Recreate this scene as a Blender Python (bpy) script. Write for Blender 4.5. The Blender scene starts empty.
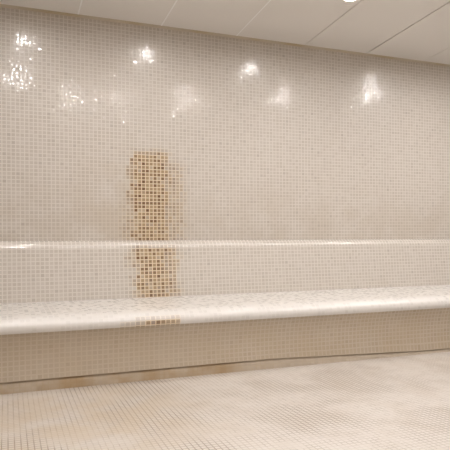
import bpy, bmesh, math
from mathutils import Vector, Matrix

scene = bpy.context.scene
COL = scene.collection

# ------------------------------------------------------------------ dimensions (metres)
EYE = 0.753
WALL_Y = 3.88
X0, X1 = -1.35, 5.25          # left and right walls of the steam room
Y0 = -1.30                    # wall behind the photographer
CEIL_Z = 2.263                 # ceiling height at the tiled back wall
SLOPE = 0.058                 # the ceiling rises away from the back wall so drips run to it
PANEL = 0.571                 # ceiling panel width
JOINT0 = 0.45
def ceil_z(y): return CEIL_Z + SLOPE * (WALL_Y - y)

# ------------------------------------------------------------------ node helpers
class G:
    def __init__(s, name):
        s.m = bpy.data.materials.new(name); s.m.use_nodes = True
        s.t = s.m.node_tree; s.t.nodes.clear()
        s.out = s.t.nodes.new('ShaderNodeOutputMaterial')
        s.b = s.t.nodes.new('ShaderNodeBsdfPrincipled')
        s.t.links.new(s.b.outputs[0], s.out.inputs[0])
    def _set(s, sock, v):
        if v is None: return
        if isinstance(v, bpy.types.NodeSocket): s.t.links.new(v, sock)
        elif hasattr(sock.default_value, '__len__'):
            n = len(sock.default_value)
            sock.default_value = tuple(v)[:n] if len(v) >= n else tuple(v) + (1.0,) * (n - len(v))
        else: sock.default_value = v
    def n(s, kind, ins=(), out=0, **props):
        nd = s.t.nodes.new(kind)
        for k, v in props.items(): setattr(nd, k, v)
        for k, v in (ins.items() if isinstance(ins, dict) else enumerate(ins)): s._set(nd.inputs[k], v)
        return nd.outputs[out]
    def math(s, op, a, b=None, c=None, clamp=False):
        return s.n('ShaderNodeMath', [x for x in (a, b, c) if x is not None], operation=op, use_clamp=clamp)
    def vec(s, op, a, b=None, scale=None):
        d = {0: a}
        if b is not None: d[1] = b
        if scale is not None: d['Scale'] = scale
        return s.n('ShaderNodeVectorMath', d, operation=op)
    def mix(s, f, a, b):
        nd = s.t.nodes.new('ShaderNodeMix'); nd.data_type = 'RGBA'
        s._set(nd.inputs[0], f); s._set(nd.inputs[6], a); s._set(nd.inputs[7], b)
        return nd.outputs[2]
    def ss(s, x, lo, hi):      # smoothstep from lo to hi
        nd = s.t.nodes.new('ShaderNodeMapRange'); nd.interpolation_type = 'SMOOTHSTEP'
        for i, v in enumerate((x, lo, hi, 0.0, 1.0)): s._set(nd.inputs[i], v)
        return nd.outputs[0]
    def noise(s, vec, scale, detail=2.0):
        return s.n('ShaderNodeTexNoise', {'Vector': vec, 'Scale': scale, 'Detail': detail})
    def white(s, vec, off, out=0):
        v = s.vec('ADD', vec, off)
        return s.n('ShaderNodeTexWhiteNoise', {'Vector': v}, out=out, noise_dimensions='3D')
    def sep(s, v):
        nd = s.t.nodes.new('ShaderNodeSeparateXYZ'); s._set(nd.inputs[0], v)
        return nd.outputs
    def box(s, x, lo, hi, soft):
        return s.math('MULTIPLY', s.ss(x, lo - soft, lo + soft), s.ss(x, hi + soft, hi - soft))

def mosaic(name, tile_a, tile_b, grout, pitch=(0.0274, 0.025), gap=0.11, stain=None, stain_soft=0.02,
           tint=None, rough=0.07, tilt=0.02, spark=0.11, pillow=0.045, wave=0.075, coat=0.6, worn=False):
    """Small glossy mosaic on UV metres: every tile its own tone and its own tiny tilt, matt grout."""
    g = G(name)
    uv = g.n('ShaderNodeUVMap')
    u, v, _ = g.sep(uv)
    cu = g.math('DIVIDE', u, pitch[0]); cv = g.math('DIVIDE', v, pitch[1])
    iu = g.math('FLOOR', cu); iv = g.math('FLOOR', cv)
    fu = g.math('FRACT', cu); fv = g.math('FRACT', cv)
    cell = g.n('ShaderNodeCombineXYZ', [iu, iv, 0.0])
    du = g.math('MINIMUM', fu, g.math('SUBTRACT', 1.0, fu))
    dv = g.math('MINIMUM', fv, g.math('SUBTRACT', 1.0, fv))
    is_tile = g.ss(g.math('MINIMUM', du, dv), gap - 0.03, gap + 0.03)
    r1 = g.white(cell, (0.5, 0.5, 0.5)); r2 = g.white(cell, (17.5, 3.5, 9.5)); r3 = g.white(cell, (5.5, 41.5, 2.5))
    rv = g.white(cell, (71.5, 13.5, 4.5), out=1)
    # metres at the tile's centre
    mu = g.math('MULTIPLY', g.math('ADD', iu, 0.5), pitch[0]); mv = g.math('MULTIPLY', g.math('ADD', iv, 0.5), pitch[1])
    pos = g.n('ShaderNodeCombineXYZ', [mu, mv, 0.0])
    posf = g.n('ShaderNodeCombineXYZ', [u, v, 0.0])
    tone = g.mix(r1, tile_a, tile_b)
    dark = g.math('MULTIPLY', g.ss(r2, 0.92, 1.0), 0.30)
    tone = g.mix(dark, tone, tuple(c * 0.72 for c in tile_b))
    gr = grout
    if worn:                                     # grout scrubbed pale in patches, tiles a little patchy too
        clean = g.ss(g.noise(posf, 2.6, 4.0), 0.38, 0.60)
        clean = g.math('MULTIPLY', clean, g.math('ADD', 0.45, g.math('MULTIPLY', g.ss(r1, 0.1, 0.6), 0.5)))
        gr = g.mix(clean, grout, tile_b)
        tone = g.mix(g.math('MULTIPLY', g.ss(g.noise(pos, 6.0, 3.0), 0.42, 0.68), 0.55), tone, tuple(c * f for c, f in zip(tile_b, (0.88, 0.84, 0.79))))
    if tint:                                     # soft patchy tint, for stains and plain browner zones (u0, u1, v0, v1, soft, colour, strength)
        for (a0, a1, b0, b1, sf, colr, st) in tint:
            k = g.math('MULTIPLY', g.box(u, a0, a1, sf), g.box(v, b0, b1, sf))
            k = g.math('MULTIPLY', k, g.ss(g.noise(posf, 5.0, 3.0), 0.30, 0.65))
            k = g.math('MULTIPLY', k, st, clamp=True)
            tone = g.mix(k, tone, colr); gr = g.mix(k, gr, colr)
    if stain:                                    # rust coloured run: the tiles there turn brown one by one
        tot = None
        for (a0, a1, b0, b1, sf, st) in stain:
            wob = g.math('MULTIPLY', g.math('SUBTRACT', g.noise(pos, 9.0, 3.0), 0.5), 0.05)
            jit = g.math('MULTIPLY', g.math('SUBTRACT', r3, 0.5), 0.05)
            uu = g.math('ADD', mu, g.math('ADD', wob, jit)); vv = g.math('ADD', mv, wob)
            k = g.math('MULTIPLY', g.math('MULTIPLY', g.box(uu, a0, a1, sf), g.box(vv, b0, b1, sf)), st)
            tot = k if tot is None else g.math('MAXIMUM', tot, k)
        pick = g.ss(r2, 0.0, 0.30)
        kt = g.math('MULTIPLY', tot, g.math('ADD', 0.55, g.math('MULTIPLY', pick, 0.45)), clamp=True)
        brown = g.mix(g.ss(r3, 0.15, 0.95), (0.39, 0.28, 0.17), (0.235, 0.145, 0.08))
        brown = g.mix(g.ss(r1, 0.75, 1.0), brown, (0.17, 0.085, 0.04))
        tone = g.mix(kt, tone, brown)
        gr = g.mix(g.math('MULTIPLY', tot, 0.80, clamp=True), gr, (0.76, 0.615, 0.41))
    col = g.mix(is_tile, gr, tone)
    g._set(g.b.inputs['Base Color'], col)
    g._set(g.b.inputs['Roughness'], g.math('ADD', g.math('MULTIPLY', g.math('SUBTRACT', 1.0, is_tile), 0.45), g.math('ADD', rough, g.math('MULTIPLY', r3, 0.10))))
    # each tile sits at a tiny angle of its own; a few are set more askew
    nrm = g.n('ShaderNodeNewGeometry', out=1)
    amp = g.math('ADD', tilt, g.math('MULTIPLY', g.math('POWER', r2, 5.0), spark))
    amp = g.math('MULTIPLY', amp, is_tile)
    off = g.n('ShaderNodeVectorMath', {0: g.vec('SUBTRACT', rv, (0.5, 0.5, 0.5)), 'Scale': amp}, operation='SCALE')
    # and its face is very slightly pillowed: the normal leans outwards along U (world X) and V
    bt = g.vec('CROSS_PRODUCT', nrm, (1.0, 0.0, 0.0))
    pu = g.n('ShaderNodeCombineXYZ', [g.math('MULTIPLY', g.math('SUBTRACT', fu, 0.5), pillow), 0.0, 0.0])
    pv = g.n('ShaderNodeVectorMath', {0: bt, 'Scale': g.math('MULTIPLY', g.math('SUBTRACT', fv, 0.5), pillow)}, operation='SCALE')
    off = g.vec('ADD', off, g.vec('ADD', pu, pv))
    # the sheets of mosaic are not perfectly flat either
    wv = g.n('ShaderNodeTexNoise', {'Vector': pos, 'Scale': 7.0, 'Detail': 1.0}, out=1)
    wv = g.n('ShaderNodeVectorMath', {0: g.vec('SUBTRACT', wv, (0.5, 0.5, 0.5)), 'Scale': g.math('MULTIPLY', is_tile, wave)}, operation='SCALE')
    off = g.vec('ADD', off, wv)
    g._set(g.b.inputs['Normal'], g.vec('NORMALIZE', g.vec('ADD', nrm, off)))
    g.b.inputs['IOR'].default_value = 1.5
    g.b.inputs['Coat Weight'].default_value = coat; g.b.inputs['Coat Roughness'].default_value = 0.34
    return g.m

def plain(name, colr, rough, var=0.06, scale=6.0, emit=None, metallic=0.0, tinted=None):
    g = G(name)
    tc = g.n('ShaderNodeTexCoord', out=3)
    nz = g.noise(tc, scale, 3.0)
    c = g.mix(nz, tuple(x * (1 - var) for x in colr), tuple(min(1, x * (1 + var)) for x in colr))
    if tinted: c = g.mix(g.ss(g.noise(tc, 3.0, 4.0), 0.45, 0.70), c, tinted)
    g._set(g.b.inputs['Base Color'], c); g.b.inputs['Roughness'].default_value = rough
    g.b.inputs['Metallic'].default_value = metallic
    if emit:
        g.b.inputs['Emission Color'].default_value = (*emit[0], 1); g.b.inputs['Emission Strength'].default_value = emit[1]
    return g.m

# ------------------------------------------------------------------ colours
TA, TB = (0.600, 0.548, 0.490), (0.540, 0.484, 0.422)
GROUT = (0.665, 0.620, 0.565)
FA, FB, FG = (0.615, 0.570, 0.525), (0.595, 0.548, 0.502), (0.25, 0.20, 0.15)
OCHRE = (0.50, 0.36, 0.20)

M_wall = mosaic('wall_mosaic', TA, TB, GROUT,
    stain=[(0.80, 1.075, 0.60, 1.375, 0.035, 1.0), (1.06, 1.17, 0.60, 1.30, 0.05, 0.55), (0.74, 0.82, 0.60, 0.99, 0.05, 0.5)],
    tint=[(-2, 6, 0.4, 1.10, 0.20, (0.51, 0.44, 0.355), 0.36), (0.45, 1.05, 0.75, 1.35, 0.22, (0.52, 0.43, 0.32), 0.28), (-2.0, 6.0, 2.245, 2.5, 0.045, (0.47, 0.385, 0.265), 0.8)])
M_side = mosaic('side_wall_mosaic', TA, TB, GROUT)
M_back = mosaic('backrest_mosaic', TA, TB, GROUT,
    stain=[(0.785, 1.02, -0.02, 0.335, 0.03, 1.0), (1.0, 1.075, 0.0, 0.33, 0.03, 0.75), (0.74, 0.80, 0.2, 0.33, 0.03, 0.5)])
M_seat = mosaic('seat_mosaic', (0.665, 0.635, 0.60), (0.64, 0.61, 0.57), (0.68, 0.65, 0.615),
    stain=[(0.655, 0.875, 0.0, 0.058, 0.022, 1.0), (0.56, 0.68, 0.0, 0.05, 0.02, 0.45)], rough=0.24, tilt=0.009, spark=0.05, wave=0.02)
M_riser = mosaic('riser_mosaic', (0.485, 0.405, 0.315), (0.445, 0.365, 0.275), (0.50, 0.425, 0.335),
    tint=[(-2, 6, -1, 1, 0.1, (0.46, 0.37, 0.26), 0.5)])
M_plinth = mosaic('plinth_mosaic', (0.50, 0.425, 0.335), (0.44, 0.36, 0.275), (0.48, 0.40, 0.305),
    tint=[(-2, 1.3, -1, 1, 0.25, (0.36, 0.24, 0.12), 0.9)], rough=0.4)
M_floor = mosaic('floor_mosaic', FA, FB, FG, pitch=(0.0225, 0.0225), gap=0.09, rough=0.30, tilt=0.008, worn=True, spark=0.025, wave=0.012, pillow=0.012,
    tint=[(-2, 0.75, 2.0, 2.9, 0.35, (0.50, 0.40, 0.28), 0.6)])
M_panel = plain('painted_ceiling_panel', (0.80, 0.775, 0.74), 0.35, 0.02, 1.5)
M_dark = plain('ceiling_void', (0.12, 0.10, 0.08), 0.9)
M_caulk = plain('pale_sealant', (0.97, 0.96, 0.94), 0.45, 0.08, 40.0)
M_bead = plain('yellowed_sealant', (0.52, 0.45, 0.35), 0.5, 0.10, 12.0, tinted=(0.44, 0.35, 0.22))
M_trim = plain('white_lamp_ring', (0.75, 0.72, 0.68), 0.35)
LAMP_COL = (1.0, 0.963, 0.945)
M_lens = plain('lit_lamp_lens', (0.9, 0.9, 0.9), 0.4, emit=(LAMP_COL, 280.0))
M_lens2 = plain('brighter_lit_lamp_lens', (0.9, 0.9, 0.9), 0.4, emit=(LAMP_COL, 800.0))

# ------------------------------------------------------------------ mesh helpers
def link(name, me, mat, parent=None, smooth=None):
    o = bpy.data.objects.new(name, me); COL.objects.link(o)
    me.materials.append(mat)
    if smooth is not None:
        for p in me.polygons: p.use_smooth = True
        me.set_sharp_from_angle(angle=math.radians(smooth))
    if parent: o.parent = parent
    return o

def tag(o, label=None, cat=None, group=None, kind=None):
    for k, v in (('label', label), ('category', cat), ('group', group), ('kind', kind)):
        if v: o[k] = v
    return o

def quad_slab(name, pts, back, mat, uvs, kind='structure'):
    """A wall/floor slab: front face pts (with uvs in metres), thickness along the vector back."""
    bm = bmesh.new(); uvl = bm.loops.layers.uv.new('UVMap')
    a = [bm.verts.new(p) for p in pts]; b = [bm.verts.new(Vector(p) + Vector(back)) for p in pts]
    n = len(pts)
    fs = [bm.faces.new(a), bm.faces.new(b[::-1])]
    fs += [bm.faces.new((a[i], b[i], b[(i + 1) % n], a[(i + 1) % n])) for i in range(n)]
    lut = {}
    for i in range(n): lut[a[i]] = lut[b[i]] = uvs[i]
    for f in fs:
        for l in f.loops: l[uvl].uv = lut[l.vert]
    bmesh.ops.recalc_face_normals(bm, faces=bm.faces)
    me = bpy.data.meshes.new(name); bm.to_mesh(me); bm.free()
    o = link(name, me, mat); tag(o, kind=kind)
    return o

def extrude_profile(name, prof, mat, parent, x0=X0, x1=X1, v0=0.0, smooth=35, stations=()):
    """Closed (y,z) profile run along X; UV u = X metres, v = metres along the profile."""
    bm = bmesh.new(); uvl = bm.loops.layers.uv.new('UVMap')
    n = len(prof); arc = [v0]
    for i in range(n):
        p, q = prof[i], prof[(i + 1) % n]
        arc.append(arc[-1] + math.hypot(q[0] - p[0], q[1] - p[1]))
    xs = [(x0, 1.0)] + list(stations) + [(x1, stations[-1][1] if stations else 1.0)]    # stations: (x, height factor)
    rows = [[bm.verts.new((x, p[0], p[1] * (k if p[1] < 0.09 else 1.0))) for p in prof] for x, k in xs]
    for r in range(len(xs) - 1):
        A, B, xa, xb = rows[r], rows[r + 1], xs[r][0], xs[r + 1][0]
        for i in range(n):
            j = (i + 1) % n
            f = bm.faces.new((A[i], B[i], B[j], A[j]))
            for l, w in zip(f.loops, ((xa, arc[i]), (xb, arc[i]), (xb, arc[i + 1]), (xa, arc[i + 1]))): l[uvl].uv = w
    L, R = rows[0], rows[-1]
    for V in (L, R):
        f = bm.faces.new(V)
        for l in f.loops: l[uvl].uv = (l.vert.co.y, l.vert.co.z)
    bmesh.ops.recalc_face_normals(bm, faces=bm.faces)
    me = bpy.data.meshes.new(name); bm.to_mesh(me); bm.free()
    return link(name, me, mat, parent, smooth)

def empty(name, loc):
    o = bpy.data.objects.new(name, None); COL.objects.link(o); o.location = loc; o.empty_display_size = 0.1
    return o

def arcpts(cy, cz, ry, rz, a0, a1, n):
    return [(cy + ry * math.cos(math.radians(a0 + (a1 - a0) * i / n)), cz + rz * math.sin(math.radians(a0 + (a1 - a0) * i / n))) for i in range(n + 1)]

# ------------------------------------------------------------------ room shell
T = 0.12
quad_slab('floor', [(X0, Y0, 0), (X1, Y0, 0), (X1, WALL_Y, 0), (X0, WALL_Y, 0)], (0, 0, -T), M_floor,
          [(X0, Y0), (X1, Y0), (X1, WALL_Y), (X0, WALL_Y)])
quad_slab('wall_back', [(X0, WALL_Y, 0), (X1, WALL_Y, 0), (X1, WALL_Y, CEIL_Z), (X0, WALL_Y, CEIL_Z)], (0, T, 0), M_wall,
          [(X0, 0), (X1, 0), (X1, CEIL_Z), (X0, CEIL_Z)])
cf = ceil_z(Y0)
quad_slab('wall_front', [(X0, Y0, 0), (X1, Y0, 0), (X1, Y0, cf), (X0, Y0, cf)], (0, -T, 0), M_side,
          [(X0, 0), (X1, 0), (X1, cf), (X0, cf)])
for nm, x, s in (('wall_left', X0, -1), ('wall_right', X1, 1)):
    quad_slab(nm, [(x, Y0, 0), (x, WALL_Y, 0), (x, WALL_Y, CEIL_Z), (x, Y0, cf)], (s * T, 0, 0), M_side,
              [(Y0, 0), (WALL_Y, 0), (WALL_Y, CEIL_Z), (Y0, cf)])

# ceiling: a dark backing board with painted panels below it, joints running towards the photographer
PT = 0.018
ceiling = quad_slab('ceiling', [(X0, Y0, cf + PT), (X1, Y0, cf + PT), (X1, WALL_Y, CEIL_Z + PT), (X0, WALL_Y, CEIL_Z + PT)],
                    (0, 0, 0.06), M_dark, [(0, 0), (1, 0), (1, 1), (0, 1)])
def box_panel(name, xa, xb, mat, drop=0.0, thick=PT, ya=Y0, yb=WALL_Y):
    bm = bmesh.new()
    vs = [bm.verts.new((x, y, ceil_z(y) - drop + dz)) for dz in (0, thick) for (x, y) in ((xa, ya), (xb, ya), (xb, yb), (xa, yb))]
    for f in ((0, 1, 2, 3), (7, 6, 5, 4), (0, 4, 5, 1), (1, 5, 6, 2), (2, 6, 7, 3), (3, 7, 4, 0)): bm.faces.new([vs[i] for i in f])
    bmesh.ops.recalc_face_normals(bm, faces=bm.faces)
    me = bpy.data.meshes.new(name); bm.to_mesh(me); bm.free()
    return link(name, me, mat, ceiling)
joints = []
k = -4
while JOINT0 + k * PANEL < X1:
    x = JOINT0 + k * PANEL
    if x > X0: joints.append((x, k))
    k += 1
edges = [X0] + [j[0] for j in joints] + [X1]
gapw = {0: 0.009, 1: 0.009, 2: 0.008, 3: 0.006, 4: 0.010}
def half(i):
    if i <= 0 or i > len(joints): return 0.0
    return gapw.get(joints[i - 1][1], 0.005) / 2
for i in range(len(edges) - 1):
    box_panel('ceiling_panel', edges[i] + half(i), edges[i + 1] - half(i + 1), M_panel)
for x, k in joints:
    if k <= 2:                                   # these joints are filled with pale sealant
        w = gapw.get(k, 0.005) / 2
        box_panel('joint_sealant', x - w, x + w, M_caulk, drop=0.0008, thick=0.004)

# yellowed sealant bead where ceiling and back wall meet
bead = [(WALL_Y, CEIL_Z - 0.014), (WALL_Y, CEIL_Z), (WALL_Y - 0.014, CEIL_Z + 0.0006), (WALL_Y - 0.007, CEIL_Z - 0.006)]
tr = extrude_profile('trim_1', bead, M_bead, None); tag(tr, kind='structure')

# ------------------------------------------------------------------ the built-in bench
ZS = 0.376                                       # seat height
bench = empty('tiled_bench', ((X0 + X1) / 2, 3.4, 0.0))
tag(bench, 'long built-in beige mosaic bench with rounded seat edge and backrest along the tiled wall', 'bench')
def part(name, prof, mat, **kw):
    o = extrude_profile(name, prof, mat, None, x0=X0 + 0.004, x1=X1 - 0.004, **kw)
    o.parent = bench; o.matrix_parent_inverse = Matrix.Translation(-bench.location)
    return o
# backrest: slightly reclined face, rounded top, narrow ledge running back to the wall
ZT = 0.752
YB = WALL_Y - 0.003
br = [(3.672, ZS), (3.700, ZT - 0.064)] + arcpts(3.757, ZT - 0.06, 0.056, 0.06, 172, 90, 12) + [(YB, ZT + 0.001), (YB, ZS)]
part('backrest', br, M_back)
# seat slab: from the lip under the nose, round the nose, and back under the backrest
nose = arcpts(3.032, ZS - 0.060, 0.082, 0.058, 185, 92, 16)
seat = [(3.03, 0.297), (2.956, 0.297)] + nose + [(3.20, ZS - 0.002), (YB, ZS), (YB, 0.297)]
part('seat', seat, M_seat, v0=-0.055)
# front riser, gently hollow, standing on a low plinth with a rounded top
riser = [(2.984, 0.058), (2.993, 0.10), (2.992, 0.18), (2.982, 0.24), (2.960, 0.297), (3.16, 0.297), (3.16, 0.058)]
TAPER = [(1.45, 1.0), (1.8, 0.8), (2.5, 0.40), (3.4, 0.30)]     # the floor climbs on the plinth towards the right
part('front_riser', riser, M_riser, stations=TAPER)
pl = [(2.984, 0.0), (2.987, 0.030), (2.992, 0.050), (2.996, 0.058), (3.16, 0.058), (3.16, 0.0)]
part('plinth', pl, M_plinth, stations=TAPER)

# ------------------------------------------------------------------ recessed downlights
def ring_mesh():
    bm = bmesh.new(); N = 40; prof = [(0.046, 0.004), (0.046, -0.004), (0.049, -0.007), (0.058, -0.006), (0.062, 0.0), (0.062, 0.004)]
    rows = [[bm.verts.new((r * math.cos(2 * math.pi * i / N), r * math.sin(2 * math.pi * i / N), z)) for i in range(N)] for r, z in prof]
    for a in range(len(prof)):
        A, B = rows[a], rows[(a + 1) % len(prof)]
        for i in range(N): bm.faces.new((A[i], A[(i + 1) % N], B[(i + 1) % N], B[i]))
    bmesh.ops.recalc_face_normals(bm, faces=bm.faces)
    me = bpy.data.meshes.new('lamp_ring'); bm.to_mesh(me); bm.free(); return me
def lens_mesh(mat):
    bm = bmesh.new(); N = 32
    lo = [bm.verts.new((0.046 * math.cos(2 * math.pi * i / N), 0.046 * math.sin(2 * math.pi * i / N), -0.002)) for i in range(N)]
    hi = [bm.verts.new((v.co.x, v.co.y, 0.003)) for v in lo]
    bm.faces.new(lo); bm.faces.new(hi[::-1])
    for i in range(N): bm.faces.new((lo[i], hi[i], hi[(i + 1) % N], lo[(i + 1) % N]))
    bmesh.ops.recalc_face_normals(bm, faces=bm.faces)
    me = bpy.data.meshes.new('lamp_lens'); bm.to_mesh(me); bm.free(); me.materials.append(mat); return me
ringm, lensm, lensm2 = ring_mesh(), lens_mesh(M_lens), lens_mesh(M_lens2)
tilt = -math.atan(SLOPE)
def downlight(x, y, label, lens=lensm):
    r = empty('downlight', (x, y, ceil_z(y) - 0.004)); r.rotation_euler = (tilt, 0, 0)
    tag(r, label, 'ceiling light', 'recessed downlights in the ceiling')
    for nm, me, mt in (('ring', ringm, M_trim), ('lens', lens, None)):
        o = bpy.data.objects.new(nm, me); COL.objects.link(o); o.parent = r
        if not me.materials: me.materials.append(mt)
    return r
YA = 3.15
downlight(2.06, YA - 0.075, 'small lit downlight cut by the top edge of the photo, over the beige bench')
hid = 'round white recessed downlight shining from beyond the top of the photo'
for x in (0.14, 1.07, 3.30): downlight(x, YA, hid)
for x, y in ((0.69, 1.2), (1.18, 1.25), (1.95, 1.5), (2.86, 2.15), (3.72, 2.6), (0.08, 1.9), (4.2, -0.9)): downlight(x, y, hid, lensm2)

# ------------------------------------------------------------------ world, camera, view
w = bpy.data.worlds.new('World'); scene.world = w; w.use_nodes = True
w.node_tree.nodes['Background'].inputs[0].default_value = (0, 0, 0, 1)

F = 565.0
cam = bpy.data.cameras.new('Camera'); cam.sensor_width = 36.0; cam.lens = 36.0 * F / 450.0
cam.shift_y = 15.0 / 450.0
cam.clip_start = 0.05
co = bpy.data.objects.new('Camera', cam); COL.objects.link(co)
co.location = (0, 0, EYE)
yaw = math.radians(-21.1)
co.matrix_world = Matrix.Translation((0, 0, EYE)) @ Matrix.Rotation(yaw, 4, 'Z') @ Matrix.Rotation(math.radians(90), 4, 'X') @ Matrix.Rotation(math.radians(-0.3), 4, 'Z')
scene.camera = co

vs = scene.view_settings
vs.view_transform = 'Standard'; vs.look = 'None'; vs.gamma = 1.0; vs.use_curve_mapping = False
vs.exposure = -0.15
